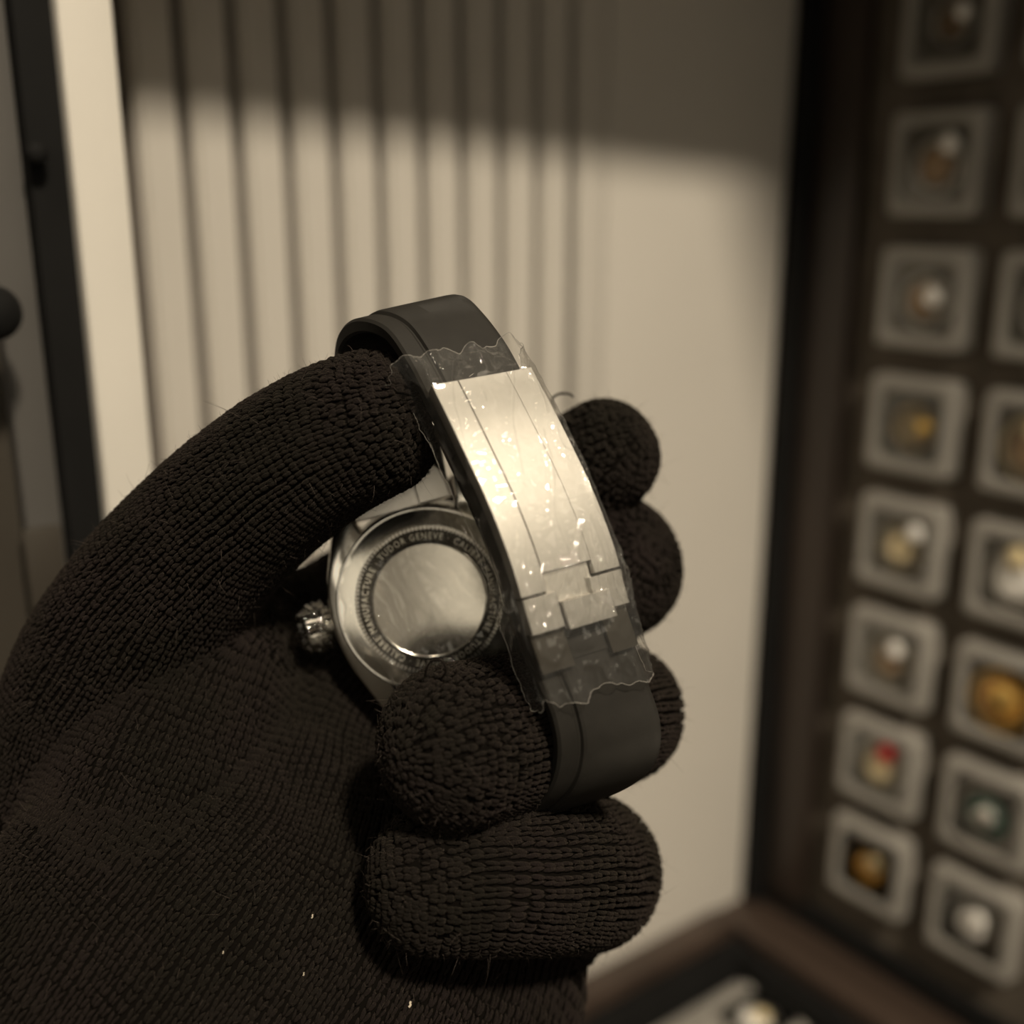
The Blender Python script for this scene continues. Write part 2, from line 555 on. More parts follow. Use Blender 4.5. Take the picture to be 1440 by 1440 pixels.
def jewel(loc, label, band, stone, r, accent=None, off=(0.0, 0.0), rot=None):
    """round setting: collar with claws, a large stone and, where seen, a small accent stone or a highlight modelled as one"""
    j = empty('jewel', loc, label, 'jewel')
    if rot:
        j.rotation_euler = rot
    link('setting', band_mesh(r, r * 0.16), M[band], j)
    g = link('stone', gem_mesh(r * 0.92, r * 0.75), M[stone], j)
    g.location = (-0.0006, 0, 0)
    pm = prong_mesh(r, r * 0.13)
    for k in range(4):
        c = link('claw', pm, M[band], j)
        c.location = (-0.0006, r * math.cos(k * math.pi / 2 + 0.7), r * math.sin(k * math.pi / 2 + 0.7))
    if accent:
        a = link('accent_or_glint', gem_mesh(r * 0.42, r * 0.5, 8), M[accent], j)
        a.location = (-r * 0.42, -off[0] * r, off[1] * r)
    return j


Z0, Y0, PV, PH = CAM.z + 0.0453, 0.376, 0.0683, 0.0689
# rows from the top (row -1 is cut by the frame), column 0 next to the wall
DATA = {  # clear accents are highlights modelled as pale stones
    (0, -1): ('silver', 'brownstone', 0.008, 'clear', (0.7, 0.4), 'dim jewel with a grey glint in the topmost shaded display box'),
    (0, 0): ('silver', 'brownstone', 0.0105, 'clear', (0.6, 0.8), 'dim brown round jewel with a highlight modelled as a bead, second box down the wall-side column'),
    (0, 1): ('silver', 'brownstone', 0.0105, 'clear', (0.5, 0.2), 'greyish brown jewel with a pale glint, third box down the wall-side column'),
    (0, 2): ('gold', 'cream', 0.0085, 'gold', (0.7, 0.2), 'yellow gold jewel of two round discs in a grey display box'),
    (0, 3): ('palegold', 'cream', 0.010, 'clear', (0.8, 0.9), 'beige round jewel with a white highlight modelled as a bead at its upper edge'),
    (0, 4): ('palegold', 'brownstone', 0.010, 'clear', (0.4, 0.7), 'brown jewel with a pale highlight modelled as a bead in a grey display box'),
    (0, 5): ('palegold', 'cream', 0.0105, 'red', (0.4, 0.9), 'cream yellow jewel with a red stone at its top'),
    (0, 6): ('gold', 'amber', 0.0105, 'palegold', (0.4, 0.5), 'amber gold jewel in the lowest box of the wall-side column'),
    (1, 0): ('silver', 'clear', 0.0095, None, None, 'clear jewel in the shaded outer box beside the brown jewel with a highlight bead'),
    (1, 1): ('silver', 'brownstone', 0.0105, None, None, 'brown jewel in the outer-column box beside the greyish brown jewel'),
    (1, 2): ('palegold', 'brownstone', 0.0125, 'cream', (0.2, 0.7), 'brown and gold jewel in the outer box beside the two gold discs'),
    (1, 3): ('silver', 'clear', 0.0125, 'cream', (0.1, 0.8), 'silvery clear jewel with a pale yellow upper edge'),
    (1, 4): ('gold', 'amber', 0.0150, 'gold', (0.2, 0.3), 'large amber brown and gold jewel, widest in the case'),
    (1, 5): ('silver', 'green', 0.0135, 'silver', (0.1, 0.1), 'dark green jewel with a pale centre in a grey display box'),
    (1, 6): ('silver', 'clear', 0.0105, 'clear', (0.3, 0.5), 'white clear jewel in the lowest box of the outer column'),
}
ORD = ['topmost', 'second', 'third', 'fourth', 'fifth', 'sixth', 'seventh', 'lowest']
for (c, rw), (band, stone, r, acc, off, lab) in DATA.items():
    y = Y0 - c * PH - BW / 2
    z = Z0 - rw * PV - BW / 2
    colname = 'wall-side column' if c == 0 else 'outer column'
    display_box((XP, y, z), 'square grey clear-lidded display box, %s in the %s of the standing case' % (ORD[rw + 1], colname),
                'display boxes in the standing case')
    jewel((XP + 0.0050, y - 0.001, z - 0.001), lab, band, stone, min(r * 1.25, 0.0165), acc, off)
y, z = Y0 - PH - BW / 2, Z0 + PV - BW / 2
display_box((XP, y, z), 'square grey clear-lidded display box, topmost in the outer column of the standing case', 'display boxes in the standing case')

# one box lying in the tray
tz = ZT - 0.028
rr_ = ray(1062, 1428)
tp = CAM + rr_ * ((tz - CAM.z) / rr_.z)
box('box_riser', tp.x - 0.027, tp.x + 0.027, tp.y - 0.027, tp.y + 0.027, ZT - 0.078, tz - 0.0122, M['felt'], tray, 0.001, TO)
display_box((tp.x, tp.y, tz), 'square grey clear-lidded display box lying flat in the tray', rot=(0, math.radians(90), 0))
jewel((tp.x, tp.y, tz - 0.0050), 'large pale clear jewel in the box lying in the tray', 'silver', 'clear', 0.0135, 'cream', (0.2, 0.2), rot=(0, math.radians(90), 0))


# ------------------------------------------------------------------ curve tools
def catmull(pts, n):
    """pts: (k, d) control array -> n points, spacing even along length of the first 3 columns"""
    A = np.asarray(pts, float)
    A = np.vstack([2 * A[0] - A[1], A, 2 * A[-1] - A[-2]])
    out = []
    for i in range(1, len(A) - 2):
        p0, p1, p2, p3 = A[i - 1:i + 3]
        for t in np.linspace(0, 1, 40, endpoint=False):
            out.append(0.5 * ((2 * p1) + (-p0 + p2) * t + (2 * p0 - 5 * p1 + 4 * p2 - p3) * t * t + (-p0 + 3 * p1 - 3 * p2 + p3) * t ** 3))
    out.append(A[-2])
    out = np.array(out)
    d = np.r_[0, np.cumsum(np.linalg.norm(np.diff(out[:, :3], axis=0), axis=1))]
    s = np.linspace(0, d[-1], n)
    return np.array([np.interp(s, d, out[:, k]) for k in range(out.shape[1])]).T, d[-1]


def wp(px, py, z):
    return np.array(P(px, py, z))


# ------------------------------------------------------------------ watch
MM = 0.001
CC = wp(604, 843, 226)
WO = Vector(CC)
watch = empty('wristwatch', WO, 'steel wristwatch seen from its case back, black rubber strap with film-wrapped steel clasp', 'watch')
wcase = np.array(cvec(0.95, 0.26, 0.05).normalized())
tc_ = cvec(-0.26, 0.96, -0.02).normalized()
ncase = (Vector(wcase).cross(tc_)).normalized()
tc_ = ncase.cross(Vector(wcase)).normalized()
if tc_.dot(U) < 0:
    tc_ = -tc_
tcase = np.array(tc_); ncase = np.array(ncase)
wclasp = np.array(cvec(0.88, 0.21, 0.42).normalized())
SW = 19.6 * MM

Lst = CC + (22 * tcase - 4 * ncase) * MM - wcase * SW / 2
Len = CC + (-22 * tcase - 4 * ncase) * MM - wcase * SW / 2
ctrl = [Lst] + [wp(*q) for q in (
    (486, 640, 227), (473, 560, 221), (471, 505, 214), (480, 471, 208), (505, 457, 203), (541, 469, 200), (572, 512, 197.5),
    (600, 566, 195), (634, 636, 191.5), (674, 722, 189), (704, 800, 188), (729, 885, 188), (753, 955, 189),
    (775, 1010, 190), (782, 1058, 192.5), (771, 1103, 197), (742, 1134, 204), (690, 1152, 216), (625, 1138, 231), (580, 1075, 237))] + [Len]
wv = [wcase, wcase, wcase, wcase] + [wcase * 0.6 + wclasp * 0.4] * 2 + [wclasp] * 9 + [wclasp * .6 + wcase * .4] + [wcase] * 6
wv = wv[:len(ctrl)]
while len(wv) < len(ctrl):
    wv.append(wcase)
NS = 420
loop, LTOT = catmull(np.hstack([np.array(ctrl), np.array(wv)]), NS)
LP = loop[:, :3]
LW = loop[:, 3:6] / np.linalg.norm(loop[:, 3:6], axis=1, keepdims=True)
LT = np.gradient(LP, axis=0)
LT /= np.linalg.norm(LT, axis=1, keepdims=True)
LN = np.cross(LT, LW)
LN /= np.linalg.norm(LN, axis=1, keepdims=True)
for _ in range(6):
    LN = np.vstack([LN[:1], (LN[:-2] + 2 * LN[1:-1] + LN[2:]) / 4, LN[-1:]])
SS = np.linspace(0, LTOT, NS)


def near_s(px, py, z):
    return SS[np.argmin(np.linalg.norm(LP - wp(px, py, z), axis=1))]


def frame_at(s):
    f = lambda A: np.array([np.interp(s, SS, A[:, k]) for k in range(3)])
    return f(LP), f(LW), f(LN), f(LT)


def sweep(s0, s1, sec, n=40, taper=None, secfun=None):
    """closed section [(a, b) mm] with a along the width and b along the outward normal, swept along the strap loop"""
    V, Fc = [], []
    m = len(sec)
    for i, s in enumerate(np.linspace(s0, s1, n)):
        p, w, nn, t = frame_at(s)
        q = secfun(i / (n - 1)) if secfun else sec
        for a, b in q:
            V.append(p + w * a * MM + nn * b * MM - CC)
    for i in range(n - 1):
        for k in range(m):
            Fc.append((i * m + k, i * m + (k + 1) % m, (i + 1) * m + (k + 1) % m, (i + 1) * m + k))
    Fc.append(tuple(range(m)))
    Fc.append(tuple((n - 1) * m + k for k in range(m)))
    return sharp(mesh(V, Fc), 14)


Wm = SW / MM


def rrect(a0, a1, b0, b1, c):
    return [(a0 + c, b0), (a1 - c, b0), (a1, b0 + c), (a1, b1 - c), (a1 - c * .3, b1 - c * .3), (a1 - c, b1), (a0 + c, b1), (a0 + c * .3, b1 - c * .3), (a0, b1 - c), (a0, b0 + c)]


strap_sec = [(0.5, -1.6), (Wm - 0.5, -1.6), (Wm, -1.1), (Wm, 0.9), (Wm - 0.3, 1.5), (Wm - 1.0, 1.74), (Wm - 2.0, 1.8),
             (Wm * .5, 1.82), (Wm * .26, 1.8), (Wm * .23, 1.65), (Wm * .215, 1.0), (Wm * .20, 1.0), (Wm * .18, 1.25), (0.5, 1.2), (0, 0.7), (0, -1.1)]
s_c0 = near_s(598, 562, 195)
s_c1 = near_s(718, 842, 188)
s_c2 = near_s(732, 896, 188)
s_c3 = near_s(747, 940, 189)
link('strap', sweep(0, s_c0 + 0.012, strap_sec, 150), M['rubber'], watch)
link('strap', sweep(s_c3 - 0.010, LTOT, strap_sec, 150), M['rubber'], watch)
# strap pin hole on the side of the upper strap
p_, w_, n_, t_ = frame_at(s_c0 - 0.0075)
hm = Matrix.Translation(Vector(p_ - CC - w_ * 0.00003 + n_ * -0.0004)) @ Vector(-w_).to_track_quat('Z', 'Y').to_matrix().to_4x4()
V, Fc = lathe([(0.0, 0.0002), (0.0005, 0.0002), (0.0006, -0.0006), (0.0, -0.0006)], 16, hm)
link('pin_hole', mesh(V, Fc), M['hole'], watch)

# clasp
g1, g2 = Wm * .255, Wm * .735
clasp = link('clasp', sweep(s_c0 + 0.004, s_c3, rrect(0.3, Wm - 0.3, -2.6, 1.75, .2), 40), M['dull'], watch)
link('side_panel', sweep(s_c0, s_c1, rrect(0, g1 - 0.04, 1.9, 4.72, .14), 60), M['brushed'], clasp)
link('side_panel', sweep(s_c0, s_c1 - 0.0008, rrect(g2 + 0.04, Wm, 1.9, 4.72, .14), 60), M['brushed'], clasp)
link('centre_panel', sweep(s_c0 + 0.0001, s_c1 - 0.0030, rrect(g1, g2, 1.9, 4.86, .14), 60), M['brushed'], clasp)
link('blade', sweep(s_c0 + 0.003, s_c2, rrect(0.6, Wm - 0.6, -4.4, -2.9, .2), 40), M['steel'], clasp)
link('lock', sweep(s_c1 + 0.0004, s_c2 - 0.0004, rrect(0.1, Wm * .33, 1.8, 4.7, .18), 16), M['brushed'], clasp)
link('lock', sweep(s_c1 - 0.0003, s_c2 - 0.0012, rrect(Wm * .67, Wm - 0.1, 1.8, 4.7, .18), 16), M['brushed'], clasp)
link('hinge', sweep(s_c1 - 0.0028, s_c2 - 0.004, rrect(Wm * .26, Wm * .73, 1.8, 3.6, .3), 12), M['satin'], clasp)
link('lip', sweep(s_c2 - 0.0044, s_c2 + 0.0002, rrect(Wm * .34, Wm * .82, 3.9, 5.5, .2), 14), M['brushed'], clasp)
link('end_block', sweep(s_c2 - 0.0006, s_c3 + 0.001, rrect(0.2, Wm * .34, 1.2, 3.2, .2), 16), M['dull'], clasp)
link('end_block', sweep(s_c2 - 0.0016, s_c3 + 0.001, rrect(Wm * .72, Wm - 0.2, 1.2, 3.2, .2), 16), M['dull'], clasp)
link('bar', sweep(s_c2 + 0.002, s_c3, rrect(Wm * .34, Wm * .72, 1.2, 2.2, .2), 16), M['rubber'], clasp)

# case: axes w (3-9), t (12-6), n (towards the wrist, i.e. the case back)
CM = Matrix(((wcase[0], tcase[0], ncase[0], 0), (wcase[1], tcase[1], ncase[1], 0), (wcase[2], tcase[2], ncase[2], 0), (0, 0, 0, 1)))


def outline():
    """case outline with four lugs in (w, t) mm, one closed polygon"""
    q = []
    for k in range(13):                      # right flank, from lower lug to upper lug
        t = -11 + 22 * k / 12
        q.append((20.6 - 3.6 * (t / 11) ** 2 * 0.55, t))
    q += [(17.0, 15), (15.4, 19), (13.4, 22.6), (12.2, 23.4), (10.9, 23.2), (10.4, 21.5), (10.2, 18.6)]
    for k in range(7):
        a = math.radians(60 + 60 * k / 6)
        q.append((19.5 * math.cos(a) * 1.0, 19.5 * math.sin(a)))
    up = q[13:]
    left = [(-x, y) for x, y in reversed(q[13:20])]
    full = q + left
    fl = [(-x, y) for x, y in reversed(q[:13])]
    full += fl
    low = [(x, -y) for x, y in reversed(up + left)]
    full += low
    return full


def extrude_outline(pts, levels, mtx):
    """levels: (height mm, inset mm)"""
    V, Fc = [], []
    n = len(pts)
    A = np.array(pts)
    nxt = np.roll(A, -1, 0) - np.roll(A, 1, 0)
    nor = np.stack([nxt[:, 1], -nxt[:, 0]], 1)
    nor /= np.linalg.norm(nor, axis=1, keepdims=True) + 1e-9
    for h, ins in levels:
        for (x, y), (nx, ny) in zip(A, nor):
            V.append(mtx @ Vector(((x - nx * ins) * MM, (y - ny * ins) * MM, h * MM)))
    for L in range(len(levels) - 1):
        for k in range(n):
            Fc.append((L * n + k, L * n + (k + 1) % n, (L + 1) * n + (k + 1) % n, (L + 1) * n + k))
    Fc.append(tuple(range(n)))
    Fc.append(tuple((len(levels) - 1) * n + k for k in range(n)))
    return sharp(mesh(V, Fc), 32)


CASE = link('case', extrude_outline(outline(), [(-9.2, 1.0), (-8.4, 0.1), (-2.4, 0.0), (-1.5, 0.35), (-1.15, 1.0)], CM), M['steel'], watch)


def ring(name, prof, mat, seg=128, parent=watch):
    V, Fc = lathe([(r * MM, h * MM) for r, h in prof], seg, CM)
    return link(name, sharp(mesh(V, Fc), 30), mat, parent)


ring('bezel', [(0, -12.6), (18.6, -12.6), (20.2, -11.4), (20.4, -9.3), (0, -9.2)], M['satin'], parent=CASE)
CBK = ring('case_back', [(18.9, -2.6), (18.9, -0.85), (18.6, -0.62), (18.3, -0.66), (18.1, -0.62), (15.6, -0.08), (15.0, 0.0), (14.75, 0.0), (14.7, -0.4), (14.7, -2.0)], M['steel'])
cb_ = ring('engraved_ring', [(14.4, -1.2), (14.4, 0.05), (14.2, 0.2), (11.9, 0.28), (11.8, 0.3), (11.8, -1.0)], M['ringdark'], parent=CBK)
ring('inner_rim', [(11.8, -0.5), (11.8, 0.42), (11.6, 0.52), (11.35, 0.42), (11.3, 0.1)], M['steel'], parent=CBK)
ring('back_disc', [(11.3, -0.5), (11.3, 0.22), (8, 0.30), (0.0, 0.34)], M['mirror'], parent=CBK)
# fine notches round the engraved ring
V, Fc = [], []
nt_ = 110
for i in range(nt_):
    a0 = 2 * math.pi * (i - 0.25) / nt_
    a1 = 2 * math.pi * (i + 0.25) / nt_
    b = len(V)
    for a in (a0, a1):
        for r, h in ((14.25, 0.05), (14.25, 0.33), (14.95, 0.33), (14.95, 0.05)):
            V.append(CM @ Vector((r * math.cos(a) * MM, r * math.sin(a) * MM, h * MM)))
    Fc += [(b, b + 1, b + 2, b + 3), (b + 4, b + 5, b + 6, b + 7), (b, b + 1, b + 5, b + 4), (b + 1, b + 2, b + 6, b + 5), (b + 2, b + 3, b + 7, b + 6), (b, b + 3, b + 7, b + 4)]
link('notched_edge', mesh(V, Fc, smooth=False), M['satin'], CBK)

# engraved lettering running clockwise round the ring
def ring_text():
    cu = bpy.data.curves.new('t', 'FONT')
    cu.body = 'CALIBRE MANUFACTURE \u00b7 TUDOR GENEVE \u00b7 ' * 2
    cu.size = 1.0
    cu.extrude = 0.03
    cu.resolution_u = 2
    cu.space_character = 1.30
    to = bpy.data.objects.new('t', cu)
    COL.objects.link(to)
    dg = bpy.context.evaluated_depsgraph_get()
    me = bpy.data.meshes.new_from_object(to.evaluated_get(dg))
    bpy.data.objects.remove(to)
    co = np.zeros(len(me.vertices) * 3)
    me.vertices.foreach_get('co', co)
    co = co.reshape(-1, 3)
    x0, x1 = co[:, 0].min(), co[:, 0].max()
    ang0 = math.radians(38)             # clockwise from 12, seen from the back
    out = []
    hgt = 1.35 / 0.72
    for x, y, z in co:
        a = ang0 + 2 * math.pi * (x - x0) / (x1 - x0) * 0.985
        r = 12.35 + y * hgt
        # image-clockwise: 12 is +t, 3 o'clock is +w as seen by the camera
        out.append(CM @ Vector((r * math.sin(a) * MM, r * math.cos(a) * MM, (0.30 + z * 2.0) * MM)))
    me.vertices.foreach_set('co', np.array([c for v in out for c in v]))
    me.update()
    for m_ in list(me.materials):
        pass
    me.materials.clear()
    return me


link('engraved_text', ring_text(), M['text'], CBK)

# crown with fluted grip, crown guards' tube and end pieces between the lugs
XM = CM @ Matrix.Translation(Vector((-20.0 * MM, 0, -5.6 * MM))) @ Matrix.Rotation(math.radians(-90), 4, 'Y')
V, Fc = [], []
seg = 48
prof = [(0.0, 6.3), (2.6, 6.3), (3.3, 5.9), (3.55, 5.3), (3.55, 2.2), (3.1, 1.6), (2.2, 1.5), (2.2, -0.5), (0, -0.5)]
for i in range(seg):
    a = 2 * math.pi * i / seg
    k = 1.0 if i % 2 else 0.93
    for r, h in prof:
        rr = r * (k if 2.0 < h < 6.0 else 1.0)
        V.append(XM @ Vector((rr * math.cos(a) * MM, rr * math.sin(a) * MM, h * MM)))
n = len(prof)
for i in range(seg):
    for k in range(n - 1):
        Fc.append((i * n + k, ((i + 1) % seg) * n + k, ((i + 1) % seg) * n + k + 1, i * n + k + 1))
link('crown', sharp(mesh(V, Fc), 25), M['steel'], CASE)


def prism(name, pts, h0, h1, mat, mtx=CM, ins=0.25, parent=watch):
    return link(name, extrude_outline(pts, [(h0, ins), (h0 + ins, 0), (h1 - ins, 0), (h1, ins)], mtx), mat, parent)


for sg in (1, -1):
    pts = [(-10.0, 18.9 * sg), (10.0, 18.9 * sg), (9.9, 22.4 * sg), (6.5, 25.2 * sg), (-6.5, 25.2 * sg), (-9.9, 22.4 * sg)]
    if sg < 0:
        pts = pts[::-1]
    prism('end_piece', pts, -7.4, -1.7, M['satin'], parent=CASE)
prism('end_bridge', [(3.2, 19.2), (9.6, 19.2), (9.4, 24.2), (7.6, 26.8), (4.2, 26.6), (3.0, 23.8)], -1.8, 0.5, M['satin'], parent=CASE)
prism('slot', [(4.6, 24.4), (6.9, 24.6), (6.8, 25.9), (4.7, 25.7)], 0.3, 0.56, M['hole'], ins=0.05, parent=CASE)


# protective film ------------------------------------------------------------
def film_sheet(s0, s1, ns, nu, flare0, flare1, seed):
    path = [(-0.9, -4.5), (-1.1, -1.0), (-0.9, 2.5), (-0.5, 5.1), (0.6, 5.6), (Wm * .25, 5.8), (Wm * .5, 5.9), (Wm * .75, 5.8), (Wm - 0.5, 5.5), (Wm + 0.5, 5.0), (Wm + 0.7, 2.5), (Wm + 0.6, 0.0)]
    pa, _ = catmull([(a, b, 0) for a, b in path], nu)
    V, Fc = [], []
    L = s1 - s0
    for i in range(ns):
        u = i / (ns - 1)
        for j in range(nu):
            v = j / (nu - 1)
            a, b = pa[j, 0], pa[j, 1]
            rag0 = noise.noise(Vector((v * 7.0, seed, 0))) * 0.0022 + noise.noise(Vector((v * 19.0, seed, 3))) * 0.0008
            rag1 = noise.noise(Vector((v * 6.0, seed, 9))) * 0.0026 + noise.noise(Vector((v * 17.0, seed, 5))) * 0.0010
            s = s0 + u * L + rag0 * max(0, 1 - u * 8) + rag1 * max(0, 1 - (1 - u) * 8)
            p, w, nn, t = frame_at(s)
            d0 = max(0.0, (0.006 - (s - s0)) / 0.006)
            d1 = max(0.0, (0.010 - (s1 - s)) / 0.010)
            top = max(0.0, min(1.0, (b - 2.0) / 3.0))
            # pleats at both loose ends, small random creases everywhere
            pl0 = (math.sin(v * 34 + 3.0 * noise.noise(Vector((v * 6, seed, 1)))) * 0.75 - 0.7) * d0
            pl1 = math.sin(v * 34 + 3.0 * noise.noise(Vector((v * 5, seed, 2)))) * 0.7 * d1
            q = Vector((v * 9, (s - s0) * 420, seed))
            fo = 1.0 - abs(noise.noise(Vector((v * 7 + (s - s0) * 60, (s - s0) * 70 - v * 2, seed + 8))))
            cr = (abs(noise.noise(q * 0.8)) - 0.2) * 0.35 + noise.noise(q * 2.1) * 0.14 + (fo ** 9) * 0.55
            mid = math.exp(-((s - (s_c1 + 0.001)) / 0.0042) ** 2)
            fold = 1.0 - abs(noise.noise(Vector((v * 26 + (s - s0) * 160, (s - s0) * 260, seed + 4))))
            cr += (mid * 2.2 + 0.6 * d1 + 0.3 * d0) * (fold ** 5 - 0.35) * 0.9
            db = flare0 * d0 * d0 + (-1.9 + flare1) * d1 + pl0 + pl1 + cr
            side = -1.0 if v < 0.3 else (1.0 if v > 0.8 else 0.0)
            aa = a + side * (1 - top) * (cr * 0.8 + 0.8 * d0 + 0.3 * d1) - (3.6 * d0 * d0 * (0.35 - v) / 0.35 if v < 0.35 else 0.0)
            V.append(p + w * aa * MM + nn * (b + db * top) * MM - CC)
    for i in range(ns - 1):
        for j in range(nu - 1):
            Fc.append((i * nu + j, i * nu + j + 1, (i + 1) * nu + j + 1, (i + 1) * nu + j))
    edge = [V[j] for j in range(nu)] + [V[i * nu + nu - 1] for i in range(ns)] + [V[(ns - 1) * nu + j] for j in range(nu - 1, -1, -1)] + [V[i * nu] for i in range(ns - 1, -1, -1)]
    return mesh(V, Fc), edge


def edge_tube(pts, r):
    """thin pale tube standing in for the glint on the cut film edge"""
    A = np.array(pts)
    T = np.roll(A, -1, 0) - np.roll(A, 1, 0)
    T /= np.linalg.norm(T, axis=1, keepdims=True) + 1e-12
    e = np.cross(T, np.array([0.31, 0.2, 0.93])); e /= np.linalg.norm(e, axis=1, keepdims=True) + 1e-12
    g = np.cross(T, e)
    V, Fc = [], []
    n = len(A)
    for i in range(n):
        for k in range(4):
            a = math.pi / 2 * k
            V.append(A[i] + (e[i] * math.cos(a) + g[i] * math.sin(a)) * r)
    for i in range(n):
        j = (i + 1) % n
        for k in range(4):
            Fc.append((i * 4 + k, j * 4 + k, j * 4 + (k + 1) % 4, i * 4 + (k + 1) % 4))
    return mesh(V, Fc)


fm, fedge = film_sheet(s_c0 - 0.0060, s_c3 + 0.0066, 200, 180, 0.2, 0.0, 3.1)
cf = tag(link('clasp_film', fm, M['film'], watch), 'crinkled clear protective film')
link('edge_glint', edge_tube(fedge, 0.045 * MM), M['edgeglint'], cf)


def back_film():
    V, Fc = [], []
    nr, na = 80, 200
    for i in range(nr):
        r = 19.6 * (i + 0.02) / (nr - 1)
        for j in range(na):
            a = 2 * math.pi * j / na
            x, y = r * math.cos(a), r * math.sin(a)
            base = 1.0 if r < 13.5 else 1.0 - ((r - 13.5) / 6.1) ** 1.6 * 3.2
            q = Vector((x * 0.16, y * 0.16, 1.7))
            f1 = 1.0 - abs(noise.noise(q * 0.9 + Vector((3.1, 0.4, 0))))
            f2 = 1.0 - abs(noise.noise(Vector((x * 0.35 + y * 0.1, y * 0.14 - x * 0.05, 6.6))))
            cr = (f1 ** 6) * 1.1 + (f2 ** 7) * 0.8 - 0.35 + noise.noise(q * 3.3) * 0.14
            edge = max(0, (r - 16) / 3.6)
            cr += edge * math.sin(a * 23 + 3 * noise.noise(Vector((math.cos(a) * 2, math.sin(a) * 2, 0)))) * 0.35
            V.append(CM @ Vector((x * MM, y * MM, (base + cr) * MM)))
    for i in range(nr - 1):
        for j in range(na):
            Fc.append((i * na + j, i * na + (j + 1) % na, (i + 1) * na + (j + 1) % na, (i + 1) * na + j))
    Fc.append(tuple(range(na)))
    return mesh(V, Fc)


tag(link('case_back_film', back_film(), M['film'], watch), 'wrinkled clear film over the case back')


def crown_film():
    bm = bmesh.new()
    bmesh.ops.create_icosphere(bm, subdivisions=5, radius=1.0)
    for v in bm.verts:
        d = v.co.normalized()
        k = 1.0 + noise.noise(d * 2.2) * 0.22 + abs(noise.noise(d * 5.5)) * 0.40 - abs(noise.noise(d * 11.0)) * 0.30 + noise.noise(d * 19.0) * 0.08
        v.co = XM @ Vector((d.x * 4.6 * k * MM, d.y * 4.6 * k * MM, (4.0 + d.z * 4.4 * k) * MM))
    me = bpy.data.meshes.new('m')
    bm.to_mesh(me); bm.free()
    me.polygons.foreach_set('use_smooth', [True] * len(me.polygons))
    return me


tag(link('crown_film', crown_film(), M['crumpled'], watch), 'crumpled clear film round the crown')

# ------------------------------------------------------------------ gloved hand
HO = P(300, 1500, 215)
hand = empty('gloved_hand', HO, 'hand in a black knitted glove gripping the wristwatch', 'hand')


def rmm(rpx, z):
    return rpx * z / FPX


# control rows: px, py, depth mm, radius px
FING = {
    'thumb': [(95, 1120, 236, 120), (150, 960, 232, 128), (215, 850, 226, 122), (300, 750, 220, 114), (388, 672, 214, 109), (465, 622, 210, 105), (528, 594, 208, 101)],
    'thenar': [(60, 1560, 216, 178), (130, 1350, 219, 172), (212, 1140, 226, 156), (285, 975, 234, 130), (318, 915, 240, 108)],
    'index': [(420, 908, 262, 86), (540, 834, 262, 88), (690, 742, 258, 86), (800, 672, 250, 80), (856, 636, 244, 76)],
    'middle': [(560, 960, 268, 96), (690, 890, 270, 98), (800, 825, 264, 100), (862, 795, 252, 101)],
    'ring': [(600, 1070, 270, 95), (740, 1030, 272, 97), (835, 1006, 262, 97), (862, 1002, 246, 96), (848, 1004, 232, 95), (795, 1014, 219, 97), (715, 1030, 207, 104), (634, 1050, 198, 112)],
    'little': [(660, 1270, 266, 92), (760, 1245, 264, 98), (815, 1228, 250, 103), (818, 1225, 232, 105), (780, 1228, 216, 105), (700, 1233, 207, 103), (600, 1238, 204, 98)],
}
# palm sections: px, py, depth, half width mm, half thickness mm
PALM = [(120, 1800, 205, 52, 24), (235, 1610, 208, 56, 24), (375, 1430, 216, 61, 22), (488, 1245, 230, 57, 19), (520, 1080, 246, 48, 16), (575, 985, 256, 43, 14)]
PWID = np.array(cvec(0.85, -0.50, 0.16).normalized())


def tube_frames(ctrl_w, n):
    A, L = catmull(ctrl_w, n)
    T = np.gradient(A[:, :3], axis=0)
    T /= np.linalg.norm(T, axis=1, keepdims=True)
    return A, T, L


def build_tube(kind, n):
    if kind == 'palm':
        C_ = [np.r_[wp(x, y, z), hw * MM, ht * MM] for x, y, z, hw, ht in PALM]
        A, T, L = tube_frames(C_, n)
        E1 = PWID - (T @ PWID)[:, None] * T
        E1 /= np.linalg.norm(E1, axis=1, keepdims=True)
        E2 = np.cross(T, E1)
        return A[:, :3], T, E1, E2, A[:, 3], A[:, 4], L
    C_ = [np.r_[wp(x, y, z), rmm(r, z) * MM] for x, y, z, r in FING[kind]]
    A, T, L = tube_frames(C_, n)
    e = np.array(F) - T[0] * (T[0] @ np.array(F))
    E1 = [e / np.linalg.norm(e)]
    for i in range(1, n):
        v = E1[-1] - T[i] * (T[i] @ E1[-1])
        E1.append(v / np.linalg.norm(v))
    E1 = np.array(E1)
    E2 = np.cross(T, E1)
    return A[:, :3], T, E1, E2, A[:, 3], A[:, 3], L


def superell(th, k):
    return math.cos(th), math.sin(th)


